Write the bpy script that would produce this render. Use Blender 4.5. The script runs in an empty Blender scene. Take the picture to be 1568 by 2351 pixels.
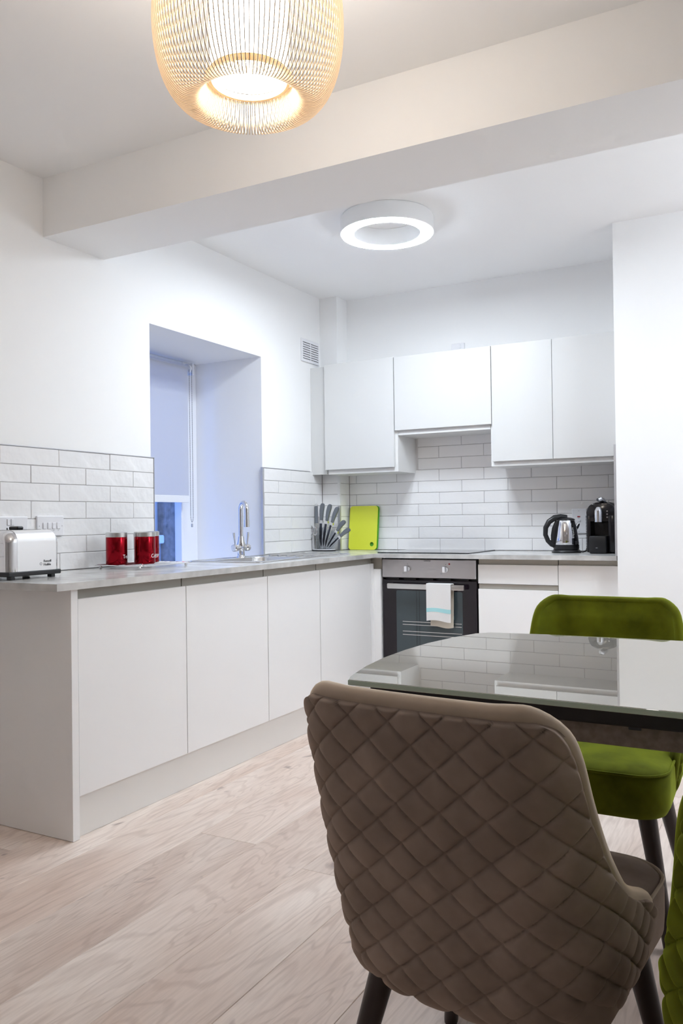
import bpy, bmesh, math, random
import numpy as np
from mathutils import Vector, Matrix
random.seed(7)
C = bpy.context.scene.collection
SC = bpy.context.scene
PI = math.pi

# ------------------------------------------------------------------ camera, world, exposure
CAM = (2.8081, -5.1065, 1.1187)
YAW, PITCH, ROLL, FPX = 0.4964, 0.0092, -0.0128, 1886.02
fwd = Vector((-math.sin(YAW)*math.cos(PITCH), math.cos(YAW)*math.cos(PITCH), math.sin(PITCH)))
rgt = Vector((math.cos(YAW), math.sin(YAW), 0)); upv = rgt.cross(fwd)
r2 = rgt*math.cos(ROLL) + upv*math.sin(ROLL); u2 = -rgt*math.sin(ROLL) + upv*math.cos(ROLL)
cd = bpy.data.cameras.new('camera'); cam = bpy.data.objects.new('camera', cd); C.objects.link(cam)
M = Matrix((r2, u2, -fwd)).transposed().to_4x4(); M.translation = Vector(CAM); cam.matrix_world = M
cd.sensor_fit = 'HORIZONTAL'; cd.sensor_width = 24.0; cd.lens = FPX/1568*24.0
cd.clip_start = 0.02; cd.clip_end = 100
SC.camera = cam
w = bpy.data.worlds.new('dusk_sky'); SC.world = w; w.use_nodes = True
bg = w.node_tree.nodes['Background']; bg.inputs[0].default_value = (0.16, 0.34, 1.0, 1); bg.inputs[1].default_value = 1.35
vs = SC.view_settings; vs.view_transform = 'Standard'; vs.look = 'None'; vs.gamma = 1; vs.use_curve_mapping = False
vs.exposure = 0.82
SC.cycles.diffuse_bounces = 8; SC.cycles.glossy_bounces = 4; SC.cycles.transmission_bounces = 6; SC.cycles.max_bounces = 9
SC.cycles.caustics_reflective = False; SC.cycles.caustics_refractive = False
SC.cycles.use_adaptive_sampling = True; SC.cycles.adaptive_threshold = 0.09; SC.cycles.adaptive_min_samples = 20
RING_POWER, RING2_POWER, LIVING_FILL_POWER, GLOBE_FILL_POWER = 72.0, 42.0, 1.2, 22.0
RING_COL = (0.84, 0.93, 1.02)
PENDANT_POWER, PENDANT_DOWN = 11.5, 22.0
PENDANT_COL = (1.0, 0.935, 0.855)

# ------------------------------------------------------------------ materials
def lin(c): return tuple(((x/12.92) if x <= 0.04045 else ((x+0.055)/1.055)**2.4) for x in c)
def s8(r, g, b): return lin((r/255, g/255, b/255))
def mat(name, col, rough=0.5, metal=0.0, **kw):
    m = bpy.data.materials.new(name); m.use_nodes = True
    p = m.node_tree.nodes['Principled BSDF']
    p.inputs['Base Color'].default_value = (*col[:3], 1); p.inputs['Roughness'].default_value = rough; p.inputs['Metallic'].default_value = metal
    for k, v in kw.items(): p.inputs[k.replace('_', ' ')].default_value = v
    return m
def nodes(m):
    nt = m.node_tree; p = nt.nodes['Principled BSDF']
    return nt, p, (lambda t: nt.nodes.new(t)), (lambda a, b: nt.links.new(a, b))
def add_noise(m, scale=8, c0=None, c1=None, bump=0.0, dist=0.001, coord='Object', stretch=(1, 1, 1), detail=6, lo=.35, hi=.65, bscale=None):
    nt, p, N, L = nodes(m)
    tc = N('ShaderNodeTexCoord'); mp = N('ShaderNodeMapping'); mp.inputs['Scale'].default_value = stretch
    L(tc.outputs[coord], mp.inputs[0])
    if c0 is not None:
        nz = N('ShaderNodeTexNoise'); nz.inputs['Scale'].default_value = scale; nz.inputs['Detail'].default_value = detail
        L(mp.outputs[0], nz.inputs['Vector'])
        cr = N('ShaderNodeValToRGB'); cr.color_ramp.elements[0].position = lo; cr.color_ramp.elements[1].position = hi
        cr.color_ramp.elements[0].color = (*c0, 1); cr.color_ramp.elements[1].color = (*c1, 1)
        L(nz.outputs[0], cr.inputs[0]); L(cr.outputs[0], p.inputs['Base Color'])
    if bump:
        n2 = N('ShaderNodeTexNoise'); n2.inputs['Scale'].default_value = bscale or scale; n2.inputs['Detail'].default_value = 3
        L(mp.outputs[0], n2.inputs['Vector'])
        b = N('ShaderNodeBump'); b.inputs['Strength'].default_value = bump; b.inputs['Distance'].default_value = dist
        L(n2.outputs[0], b.inputs['Height']); L(b.outputs[0], p.inputs['Normal'])
    return m
def emit(name, col, strength):
    m = bpy.data.materials.new(name); m.use_nodes = True
    p = m.node_tree.nodes['Principled BSDF']; p.inputs['Base Color'].default_value = (.8, .8, .8, 1)
    p.inputs['Emission Color'].default_value = (*col, 1); p.inputs['Emission Strength'].default_value = strength
    return m

M_wall = add_noise(mat('white_wall_paint', (.885, .885, .885), .75), bump=.12, dist=.0015, bscale=35)
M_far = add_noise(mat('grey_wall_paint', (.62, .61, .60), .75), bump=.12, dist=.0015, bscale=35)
M_ceil = mat('ceiling_paint', (.93, .93, .93), .8)
M_door = mat('matt_light_grey_door', (.86, .86, .86), .42)
M_doorlift = mat('matt_door_brightened', (.92, .92, .92), .42)  # same door finish, paler to make up for weak light on these fronts
M_carc = mat('cabinet_white', (.78, .78, .775), .5)
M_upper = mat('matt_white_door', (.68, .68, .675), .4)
M_rail = mat('stone_grey_rail', (.44, .42, .375), .5)
M_plinth = mat('plinth_grey', (.76, .745, .72), .45)
M_tile = add_noise(mat('glossy_white_tile', (.84, .835, .84), .09, Specular_IOR_Level=.55), bump=.7, dist=.010, bscale=11)
M_tileflat = add_noise(mat('glossy_white_tile_back', (.90, .89, .89), .10), bump=.55, dist=.007, bscale=11)
M_grout = mat('grey_grout', (.52, .495, .50), .9)
M_trim = mat('chrome_trim', (.55, .55, .58), .45, .6)
M_trimw = mat('white_trim', (.82, .82, .82), .4)
M_top = add_noise(mat('concrete_laminate', (.4, .4, .39), .22), 9, (.42, .415, .405), (.68, .675, .66), bump=.05, dist=.001, stretch=(1, 1, 1), detail=9, lo=.3, hi=.7)
M_steel = mat('brushed_steel', (.66, .655, .65), .30, 1.0)
M_sinks = mat('sink_steel', (.70, .70, .70), .22, 1.0)
M_oven = add_noise(mat('oven_steel', (.55, .53, .54), .36, 1.0), bump=.05, dist=.0005, stretch=(4, 4, 120), bscale=6)
M_chrome = mat('polished_chrome', (.80, .80, .82), .06, 1.0)
M_black = mat('black_plastic', (.012, .012, .014), .35)
M_gloss = mat('gloss_black', (.010, .009, .012), .12)
M_ovglass = mat('black_oven_glass', (.012, .008, .012), .08)
M_cavity = mat('oven_window', (.055, .075, .085), .05)
M_hob = mat('black_ceramic', (.008, .008, .010), .05)
M_knifeh = mat('knife_handle_grey', (.15, .165, .19), .35)
M_knifeb = mat('knife_sheath_dark', (.035, .04, .06), .3)
M_blade = mat('blade_steel', (.72, .72, .74), .2, 1.0)
M_plate = mat('white_switch_plastic', (.80, .80, .83), .3)
M_redl = mat('red_indicator', (.35, .01, .02), .3)
M_grey = mat('grey_plastic', (.42, .42, .44), .4)
M_chain = mat('steel_beads', (.20, .20, .21), .4, .6)
M_dark = mat('dark_slot', (.02, .018, .018), .8)
M_lime = mat('lime_plastic', (.74, .80, .06), .4)
M_grn = mat('green_plastic', (.09, .38, .03), .4)
M_redtin = mat('red_metal', (.30, .004, .012), .16, .9)
M_white = mat('white_print', (.85, .85, .85), .5)
M_ink = mat('dark_print', (.03, .03, .035), .5)
M_towel = add_noise(mat('white_cotton', (.80, .80, .80), .95), bump=.3, dist=.002, bscale=220)
M_towelb = mat('cream_cotton', (.66, .62, .54), .95)
M_stripe = mat('turquoise_stripe', (.40, .72, .76), .95)
M_blind = mat('blind_fabric', (.80, .80, .82), .9, Transmission_Weight=0.0)
M_upvc = mat('white_upvc', (.82, .83, .86), .3)
M_glass = mat('window_glass', (1, 1, 1), 0.0, Transmission_Weight=1.0, IOR=1.45)
M_seamlight = mat('seam_highlight_base', (.72, .62, .54), .8)  # floor base kept pale to paint bevel highlights along the board seams
M_tablew = add_noise(mat('dark_table_frame', (.05, .038, .033), .5), 60, (.22, .178, .16), (.32, .26, .235))
M_gapshade = mat('table_board_gap_shade', (.008, .006, .009), .4)  # board under the glass, near black to paint the shaded gap there
M_legw = mat('dark_walnut_leg', (.028, .015, .012), .32)
M_bamboo = mat('bamboo_rib', (.74, .60, .44), .5)
M_ring = mat('lamp_white', (.80, .80, .80), .4)
M_rim = mat('pale_wood_rim', (.75, .60, .36), .5)
M_sea = mat('tinted_glass_edge', (.46, .56, .47), .05, Transmission_Weight=0.0)
M_render = mat('neighbour_render', (.62, .62, .62), .9)
M_pier = add_noise(mat('dark_stone_pier', (.1, .1, .1), .9), 14, (.10, .09, .085), (.26, .22, .20))
M_lowp = mat('neighbour_plinth', (.40, .40, .42), .9)
M_ledge = mat('pale_ledge', (.85, .85, .85), .7)
M_cord = M_black
M_ringlight = emit('ring_diffuser', RING_COL, RING_POWER)
M_ringlight2 = emit('ring_diffuser_side', RING_COL, RING2_POWER)
M_livingfill = emit('ring_diffuser_living', (.95, .95, 1.0), LIVING_FILL_POWER)
M_globefill = emit('globe_fill_glow', RING_COL, GLOBE_FILL_POWER)
M_drum = emit('opal_drum', PENDANT_COL, PENDANT_POWER)
M_down = emit('opal_down', PENDANT_COL, PENDANT_DOWN)

# thin clear window pane: light passes straight through, a faint reflection on top
nt, p, N, L = nodes(M_glass)
tb_ = N('ShaderNodeBsdfTransparent'); gb = N('ShaderNodeBsdfGlossy'); gb.inputs['Roughness'].default_value = .0
mx = N('ShaderNodeMixShader'); mx.inputs[0].default_value = .06
L(tb_.outputs[0], mx.inputs[1]); L(gb.outputs[0], mx.inputs[2]); L(mx.outputs[0], nt.nodes['Material Output'].inputs[0])
# translucent blind
nt, p, N, L = nodes(M_blind)
tr = N('ShaderNodeBsdfTranslucent'); tr.inputs[0].default_value = (.8, .8, .82, 1)
mx = N('ShaderNodeMixShader'); mx.inputs[0].default_value = .5
L(p.outputs[0], mx.inputs[1]); L(tr.outputs[0], mx.inputs[2]); L(mx.outputs[0], nt.nodes['Material Output'].inputs[0])

# table glass: back-painted cream glass, strong surface reflection
M_tglass = mat('back_painted_glass', (.28, .266, .238), .0, IOR=5.6, Specular_IOR_Level=.5)
M_tglass.node_tree.nodes['Principled BSDF'].inputs['Specular Tint'].default_value = (1.0, .975, .925, 1)

def velvet(name, c0, c1, sheen, sw=.55):
    m = mat(name, c0, .85, Sheen_Weight=sw, Sheen_Roughness=.38, Specular_IOR_Level=.15)
    m.node_tree.nodes['Principled BSDF'].inputs['Sheen Tint'].default_value = (*sheen, 1)
    add_noise(m, 11, c0, c1, bump=.12, dist=.0008, bscale=160, detail=4, lo=.36, hi=.68)
    return m
M_brown = velvet('taupe_velvet', (.26, .20, .165), (.36, .28, .235), (.55, .43, .34))
M_brownhi = velvet('taupe_velvet_highlight', (.44, .355, .275), (.54, .44, .35), (1.0, .86, .70), 1.0)  # same taupe velvet, lightened to paint the highlight along roll and piping
M_green = velvet('green_velvet', (.085, .095, .003), (.145, .165, .006), (.55, .68, .05))

# oak floor
M_oak = mat('pale_oak', (.5, .42, .36), .36, Specular_IOR_Level=.45)
nt, p, N, L = nodes(M_oak)
tc = N('ShaderNodeTexCoord'); oi = N('ShaderNodeObjectInfo')
sh = N('ShaderNodeVectorMath'); sh.operation = 'MULTIPLY_ADD'
cmb = N('ShaderNodeCombineXYZ'); L(oi.outputs['Random'], cmb.inputs[0]); L(oi.outputs['Random'], cmb.inputs[1])
sh.inputs[1].default_value = (37.0, 91.0, 0); L(cmb.outputs[0], sh.inputs[0]); L(tc.outputs['Object'], sh.inputs[2])
def grain(scale, stretch, detail, dist):
    mp = N('ShaderNodeMapping'); mp.inputs['Scale'].default_value = stretch; L(sh.outputs[0], mp.inputs[0])
    n = N('ShaderNodeTexNoise'); n.inputs['Scale'].default_value = scale; n.inputs['Detail'].default_value = detail; n.inputs['Distortion'].default_value = dist
    L(mp.outputs[0], n.inputs['Vector']); return n
gA = grain(4.6, (1, .17, 1), 3, .6)             # broad figure
wv = N('ShaderNodeMath'); wv.operation = 'MULTIPLY'; wv.inputs[1].default_value = 120; L(gA.outputs[0], wv.inputs[0])
sn = N('ShaderNodeMath'); sn.operation = 'SINE'; L(wv.outputs[0], sn.inputs[0])     # cathedral rings
gB = grain(120, (1, .07, 1), 5, .2)             # fine pores
gC = grain(3.2, (1, .35, 1), 2, .5)            # warm / cool patches
gK = grain(5.5, (1, .5, 1), 2, 2.2)           # knots and cracks
def ramp(src, p0, p1, c0, c1):
    r = N('ShaderNodeValToRGB'); r.color_ramp.elements[0].position = p0; r.color_ramp.elements[1].position = p1
    r.color_ramp.elements[0].color = (*c0, 1); r.color_ramp.elements[1].color = (*c1, 1); L(src, r.inputs[0]); return r
def mixc(kind, fac, a, b):
    m = N('ShaderNodeMix'); m.data_type = 'RGBA'; m.blend_type = kind; m.inputs[0].default_value = fac
    L(a, m.inputs[6]); L(b, m.inputs[7]); return m.outputs[2]
base = ramp(gC.outputs[0], .3, .72, (.66, .53, .455), (.86, .775, .71)).outputs[0]
col = mixc('MULTIPLY', .30, base, ramp(sn.outputs[0], .35, 1.0, (1, 1, 1), (.60, .53, .50)).outputs[0])
col = mixc('MULTIPLY', .35, col, ramp(gB.outputs[0], .36, .60, (.72, .68, .66), (1.05, 1.05, 1.05)).outputs[0])
col = mixc('MULTIPLY', .75, col, ramp(gK.outputs[0], .25, .325, (.42, .37, .37), (1, 1, 1)).outputs[0])
tone = ramp(oi.outputs['Random'], 0.0, 1.0, (.76, .725, .71), (1.10, 1.10, 1.10)).outputs[0]
col = mixc('MULTIPLY', 1.0, col, tone); L(col, p.inputs['Base Color'])
bp = N('ShaderNodeBump'); bp.inputs['Strength'].default_value = .12; bp.inputs['Distance'].default_value = .001
L(gB.outputs[0], bp.inputs['Height']); L(bp.outputs[0], p.inputs['Normal'])

# ------------------------------------------------------------------ mesh helpers
def nb(): return bmesh.new()
def box(bm, x0, x1, y0, y1, z0, z1, bev=0.0, seg=1):
    r = bmesh.ops.create_cube(bm, size=1)['verts']
    for v in r:
        v.co = Vector((x0+(v.co.x+.5)*(x1-x0), y0+(v.co.y+.5)*(y1-y0), z0+(v.co.z+.5)*(z1-z0)))
    if bev > 0:
        es = list({e for v in r for e in v.link_edges})
        bmesh.ops.bevel(bm, geom=es, offset=bev, segments=seg, profile=.5, affect='EDGES')
    return bm
def lathe(bm, prof, seg=32, center=(0, 0, 0), axis='Z', cap=True):
    cx, cy, cz = center; rings = []
    for r, z in prof:
        ring = []
        for k in range(seg):
            a = 2*PI*k/seg; p = (r*math.cos(a), r*math.sin(a), z)
            if axis == 'X': p = (p[2], p[0], p[1])
            if axis == 'Y': p = (p[0], p[2], p[1])
            ring.append(bm.verts.new((cx+p[0], cy+p[1], cz+p[2])))
        rings.append(ring)
    for a, b in zip(rings, rings[1:]):
        for k in range(seg):
            bm.faces.new((a[k], a[(k+1) % seg], b[(k+1) % seg], b[k]))
    if cap:
        bm.faces.new(rings[0][::-1]); bm.faces.new(rings[-1])
    return bm
def tube(bm, pts, r, seg=10, closed=False, cap=True, flat=None):
    pts = [Vector(p) for p in pts]; n = len(pts); rings = []; prev = None
    rs = r if isinstance(r, (list, tuple)) else [r]*n
    for i, p in enumerate(pts):
        if closed: t = pts[(i+1) % n]-pts[i-1]
        else: t = pts[min(i+1, n-1)]-pts[max(i-1, 0)]
        t.normalize()
        if prev is None:
            ref = Vector((0, 0, 1)) if abs(t.z) < .9 else Vector((1, 0, 0)); u = ref.cross(t).normalized()
        else:
            u = (prev-t*prev.dot(t)).normalized()
        prev = u; v = t.cross(u)
        rings.append([bm.verts.new(p+rs[i]*(math.cos(2*PI*k/seg)*u+math.sin(2*PI*k/seg)*v)) for k in range(seg)])
    prs = list(zip(rings, rings[1:]))
    for a, b in prs:
        for k in range(seg): bm.faces.new((a[k], a[(k+1) % seg], b[(k+1) % seg], b[k]))
    if closed:
        a, b = rings[-1], rings[0]
        off = min(range(seg), key=lambda o: sum((a[k].co-b[(k+o) % seg].co).length for k in range(seg)))
        for k in range(seg): bm.faces.new((a[k], a[(k+1) % seg], b[(k+1+off) % seg], b[(k+off) % seg]))
    elif cap:
        bm.faces.new(rings[0][::-1]); bm.faces.new(rings[-1])
    return bm
def prism(bm, poly, z0, z1, axis='Z', bev=0.0):
    f = (lambda a, b, c: (a, b, c)) if axis == 'Z' else ((lambda a, b, c: (c, a, b)) if axis == 'X' else (lambda a, b, c: (a, c, b)))
    lo = [bm.verts.new(f(a, b, z0)) for a, b in poly]; hi = [bm.verts.new(f(a, b, z1)) for a, b in poly]; n = len(poly)
    fs = [bm.faces.new(lo[::-1]), bm.faces.new(hi)]
    for k in range(n): fs.append(bm.faces.new((lo[k], lo[(k+1) % n], hi[(k+1) % n], hi[k])))
    if bev:
        es = list({e for fc in fs[:2] for e in fc.edges})
        bmesh.ops.bevel(bm, geom=es, offset=bev, segments=2, profile=.5, affect='EDGES')
    return bm
def rrect(x0, x1, y0, y1, r, n=6):
    out = []
    for cx, cy, a0 in ((x1-r, y1-r, 0), (x0+r, y1-r, PI/2), (x0+r, y0+r, PI), (x1-r, y0+r, 1.5*PI)):
        for k in range(n+1):
            a = a0+PI/2*k/n; out.append((cx+r*math.cos(a), cy+r*math.sin(a)))
    return out
def wloc(o):
    v = Vector((0, 0, 0))
    while o: v += o.location; o = o.parent
    return v
def obj(name, bm, m, parent=None, smooth=False, local=False, loc=None):
    bmesh.ops.recalc_face_normals(bm, faces=bm.faces)
    if parent is not None and not local:
        d = wloc(parent)
        for v in bm.verts: v.co -= d
    me = bpy.data.meshes.new(name); bm.to_mesh(me); bm.free()
    me.materials.append(m)
    if smooth:
        me.polygons.foreach_set('use_smooth', [True]*len(me.polygons))
        try: me.set_sharp_from_angle(angle=math.radians(38))
        except Exception: pass
    o = bpy.data.objects.new(name, me); C.objects.link(o)
    if parent is not None: o.parent = parent
    if loc is not None: o.location = loc
    return o
def thing(name, label, cat, loc=(0, 0, 0), rz=0.0, group=None):
    o = bpy.data.objects.new(name, None); C.objects.link(o); o.empty_display_size = .05
    o.location = loc; o.rotation_euler = (0, 0, rz); o['label'] = label; o['category'] = cat
    if group: o['group'] = group
    return o
def tag(o, label, cat, group=None):
    o['label'] = label; o['category'] = cat
    if group: o['group'] = group
    return o
def struct(o): o['kind'] = 'structure'; return o
def bx(name, m, parent, *a, bev=0.0, seg=1, smooth=False): return obj(name, box(nb(), *a, bev=bev, seg=seg), m, parent, smooth)
def text(name, body, size, m, parent, mat4, extrude=.0004, align='CENTER'):
    cu = bpy.data.curves.new(name, 'FONT'); cu.body = body; cu.size = size; cu.extrude = extrude; cu.align_x = align; cu.align_y = 'CENTER'
    cu.materials.append(m)
    t = bpy.data.objects.new(name+'_tmp', cu); C.objects.link(t)
    me = bpy.data.meshes.new_from_object(t.evaluated_get(bpy.context.evaluated_depsgraph_get()))
    C.objects.unlink(t); bpy.data.objects.remove(t); me.name = name
    me.materials.clear(); me.materials.append(m)
    me.transform(mat4)
    o = bpy.data.objects.new(name, me); C.objects.link(o); o.parent = parent
    return o
def rotm(cols, loc):
    m = Matrix([Vector(c) for c in cols]).transposed().to_4x4(); m.translation = Vector(loc); return m

# ------------------------------------------------------------------ room shell
H = .91; WX, WL, WY = .617, 3.105, .65; X2 = 2.036; ZK, ZL = 2.64, 2.61; YB0, YB1, ZB = -2.60, -2.24, 2.356
XR, YF, D3, BACK = 4.3, -7.6, -.69, -.06
WY0, WY1, WZ, WSILL, WD = -1.93, -.93, 2.12, .80, .55

floor = struct(bx('floor', M_seamlight, None, 0, XR, YF, 0, -.10, -.012))
xs = [-.032+.2425*k for k in range(19)]
fixed = {2: -1.0, 3: -1.3, 4: -2.75, 5: -1.6, 6: -2.846, 7: -1.75, 8: -1.2, 9: -2.9, 10: -1.6}
pm = {}
for c in range(18):
    a, b = max(xs[c], 0), min(xs[c+1], XR)
    anchor = fixed.get(c, -(1.8*random.random())-.5)
    ys = [anchor+2.4*k for k in range(-5, 5)]
    cuts = [YF]+[y for y in ys if YF+.05 < y < -.05]+[0]
    for y0, y1 in zip(cuts, cuts[1:]):
        key = (round(b-a, 3), round(y1-y0, 3))
        if key not in pm:
            bm = box(nb(), -(b-a)/2+.0002, (b-a)/2-.0002, -(y1-y0)/2+.0002, (y1-y0)/2-.0002, -.012, 0, bev=.0014)
            o = obj('floorboard', bm, M_oak, floor, local=True); pm[key] = o.data
        else:
            o = bpy.data.objects.new('floorboard', pm[key]); C.objects.link(o); o.parent = floor
        o.location = ((a+b)/2, (y0+y1)/2, 0)

bm = nb()
T = WD
box(bm, -T, 0, YF, WY0, 0, ZK+.1); box(bm, -T, 0, WY1, BACK+.2, 0, ZK+.1)
box(bm, -T, 0, WY0, WY1, 0, WSILL); box(bm, -T, 0, WY0, WY1, WZ, ZK+.1)
wall_left = struct(obj('wall_left', bm, M_wall))
wall_back = struct(bx('wall_back', M_wall, None, 0, X2+.1, BACK, BACK+.2, 0, ZK+.1))
pipe_box = struct(bx('trim_1', M_wall, None, -.005, .135, -.205, BACK, 0, ZK+.01))
wall_right = struct(bx('wall_right', M_wall, None, X2, XR, D3, BACK+.2, 0, ZK+.1))
struct(bx('wall_east', M_far, None, XR, XR+.15, YF, BACK, 0, ZK+.1))
struct(bx('wall_front', M_far, None, -.2, XR+.15, YF-.15, YF, 0, ZK+.1))
struct(bx('ceiling', M_ceil, None, 0, XR, YF, YB0, ZL, ZL+.15))
struct(bx('ceiling_kitchen', M_ceil, None, 0, XR, YB1, BACK, ZK, ZK+.15))
struct(bx('ceiling_beam', M_ceil, None, 0, XR, YB0, YB1, ZB, ZK+.15))
struct(bx('baseboard_right', M_trimw, None, X2+.02, XR, D3-.015, D3, 0, .12, bev=.004))

# ------------------------------------------------------------------ window and the view outside
win = bpy.data.objects.new('window_1', None); C.objects.link(win); struct(win); win.location = (-.55, (WY0+WY1)/2, WSILL)
bm = nb(); fx0, fx1 = -.56, -.50
box(bm, fx0, fx1, WY0, WY0+.09, WSILL, WZ, bev=.004); box(bm, fx0, fx1, WY1-.135, WY1, WSILL, WZ, bev=.004)
box(bm, fx0, fx1, WY0+.09, WY1-.135, WSILL, WSILL+.06, bev=.004); box(bm, fx0, fx1, WY0+.09, WY1-.135, WZ-.08, WZ, bev=.004)
obj('window_frame', bm, M_upvc, win)
bx('window_sash', M_upvc, win, fx0+.01, fx1+.006, WY1-.165, WY1-.135, WSILL+.06, WZ-.08, bev=.003)
bx('pane', M_glass, win, -.535, -.529, WY0+.085, WY1-.15, WSILL+.05, WZ-.07)
bx('window_sill', M_upvc, win, -.50, -.001, WY0, WY1, WSILL-.001, WSILL+.018, bev=.003)
ext = bpy.data.objects.new('exterior_wall', None); C.objects.link(ext); struct(ext); ext.location = (-2.4, -.5, 0)
bx('render_panel', M_render, ext, -2.6, -2.4, -3.5, 2.5, -1, 4)
bx('stone_pier', M_pier, ext, -2.4, -2.32, .865, 2.5, -1, 4, bev=.01)
bx('ledge', M_ledge, ext, -2.4, -2.31, -2.5, .864, .918, .995, bev=.01)
bx('lower_panel', M_lowp, ext, -2.4, -2.36, -2.5, .864, -1, .917)

bl = thing('roller_blind', 'white roller blind half lowered in the window recess above the sink', 'blind', (-.45, WY1-.10, 2.06))
obj('roller', lathe(nb(), [(.0, 0), (.021, 0), (.021, .80), (.0, .80)], 24, (-.455, WY0+.06, 2.068), 'Y', cap=False), M_blind, bl, True)
bm = nb(); pts = [(-.434, 2.066), (-.434, 1.285)]
box(bm, -.4352, -.434, WY0+.07, WY1-.165, 1.25, 2.068); obj('fabric', bm, M_blind, bl)
bx('hem_bar', M_upvc, bl, -.4385, -.4305, WY0+.07, WY1-.165, 1.235, 1.278, bev=.002)
bm = nb(); box(bm, -.49, -.425, WY1-.125, WY1-.112, 2.03, 2.105, bev=.004)
obj('bracket', bm, M_upvc, bl)
obj('chain_wheel', lathe(nb(), [(.001, 0), (.026, 0), (.028, .006), (.026, .018), (.001, .018)], 20, (-.455, WY1-.145, 2.068), 'Y', cap=False), M_upvc, bl, True)
bm = nb(); cp = []
yc = WY1-.135
zt, zb_ = 2.06, 1.12
path = [(-.43, yc+.004, zt-.9*k/40) for k in range(41)]
path += [(-.43+.0, yc+.004-.012*(1-math.cos(PI*k/8))*1.0, 1.16-.045*math.sin(PI*k/8)) for k in range(1, 8)]
path += [(-.43, yc-.02, 1.16+.9*k/40) for k in range(41)]
tube(bm, path, .0013, 6)
for q in path[::1]:
    pass
for k in range(0, len(path)-1):
    a, b = Vector(path[k]), Vector(path[k+1]); n = max(1, int((b-a).length/.009))
    for j in range(n):
        bmesh.ops.create_icosphere(bm, subdivisions=1, radius=.0027, matrix=Matrix.Translation(a.lerp(b, j/n)))
o = obj('bead_chain', bm, M_chain, bl, True)
obj('chain_weight', lathe(nb(), [(.001, -.012), (.006, -.011), (.006, .008), (.001, .012)], 12, (-.43, yc-.008, 1.095), 'Z', cap=False), M_grey, bl, True)

# ------------------------------------------------------------------ tiles
TZ0, TP = .911, .0757
tm = {}
def tile(parent, face, u0, u1, z0, z1, off=.008, m=None, rough=True):
    """face: 'L' on x=0 plane facing +x (u = y), 'B' on y=BACK facing -y (u = x), 'P' pipe front, 'S' pipe side"""
    g = .0013; wdt, hgt = u1-u0-2*g, z1-z0-2*g
    if wdt < .008 or hgt < .006: return
    key = (face in 'LS', round(wdt, 3), round(hgt, 3))
    if key not in tm:
        bm = nb()
        if key[0]: box(bm, -.004, .004, -wdt/2, wdt/2, -hgt/2, hgt/2, bev=.0018)
        else: box(bm, -wdt/2, wdt/2, -.004, .004, -hgt/2, hgt/2, bev=.0018)
        o = obj('tile', bm, m or (M_tile if face == 'L' else M_tileflat), parent, local=True); tm[key] = o.data
    else:
        o = bpy.data.objects.new('tile', tm[key]); C.objects.link(o); o.parent = parent
    uc, zc = (u0+u1)/2, (z0+z1)/2; e = random.uniform(-.0007, .0007)
    pos = {'L': (.004+e+.0005, uc, zc), 'B': (uc, BACK-.0045+e, zc), 'P': (uc, -.2095+e, zc), 'S': (.1395+e, uc, zc)}[face]
    o.location = Vector(pos)
    o.rotation_euler = (random.uniform(-.004, .004), 0, random.uniform(-.002, .002))
def run(parent, face, u0, u1, joints, z0, z1):
    js = sorted([j for j in joints if u0+.004 < j < u1-.004]); e = [u0]+js+[u1]
    for a, b in zip(e, e[1:]): tile(parent, face, a, b, z0, z1)
rz_ = lambda k: (TZ0+TP*k, TZ0+TP*(k+1))
RT = TZ0+7*TP
for k in range(7):
    z0, z1 = rz_(k); A = (k % 2 == 0)
    run(wall_left, 'L', -3.45, WY0+.012, [(-2.531 if A else -2.375)+.3085*j for j in range(-4, 4)], z0, z1)
    run(wall_left, 'L', WY1+.002, -.214, [(-.616 if A else -.761)+.3065*j for j in range(-3, 4)], z0, z1)
    run(pipe_box, 'P', .0095, .136, [], z0, z1)
    run(pipe_box, 'S', -.205, BACK-.008, [], z0, z1)
for k in range(11):
    z0, z1 = rz_(k); A = (k % 2 == 0)
    js = [(.504 if A else .355)+.3055*j for j in range(-2, 6)]
    if k < 7: run(wall_back, 'B', .1445, X2-.012, js, z0, z1)
    else: run(wall_back, 'B', .66, 1.26, js, z0, z1)
bx('grout', M_grout, wall_left, .0, .0048, -3.45, WY0+.012, TZ0, RT)
bx('grout', M_grout, wall_left, .0, .0048, WY1+.002, -.2052, TZ0, RT)
bx('grout', M_grout, wall_back, .136, X2-.011, BACK-.0048, BACK, TZ0, RT)
bx('grout', M_grout, wall_back, .66, 1.26, BACK-.0048, BACK, RT, TZ0+11*TP)
bx('grout', M_grout, pipe_box, .0005, .1398, -.2098, BACK-.001, TZ0, RT)
t = struct(bx('trim_2', M_trim, None, 0, .0105, -3.45, WY0+.014, RT, RT+.0035)); bx('edge_strip', M_trim, t, 0, .0105, WY0+.0122, WY0+.0155, TZ0, RT+.0035)
t = struct(bx('trim_3', M_trim, None, 0, .0105, WY1-.004, -.37, RT, RT+.0035)); bx('edge_strip', M_trim, t, -.004, .0105, WY1-.012, WY1+.001, TZ0, RT+.0035)
t = struct(bx('trim_4', M_trimw, None, .131, .148, -.2165, -.200, 1.215, RT)); bx('edge_strip', M_trim, t, .131, .148, -.2165, -.200, TZ0, 1.215)
# return wall of the alcove: side tiles end in a metal strip at the wall's front edge
struct(bx('trim_5', M_trim, None, X2-.012, X2, D3+.004, BACK-.01, TZ0, RT+.05))

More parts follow.
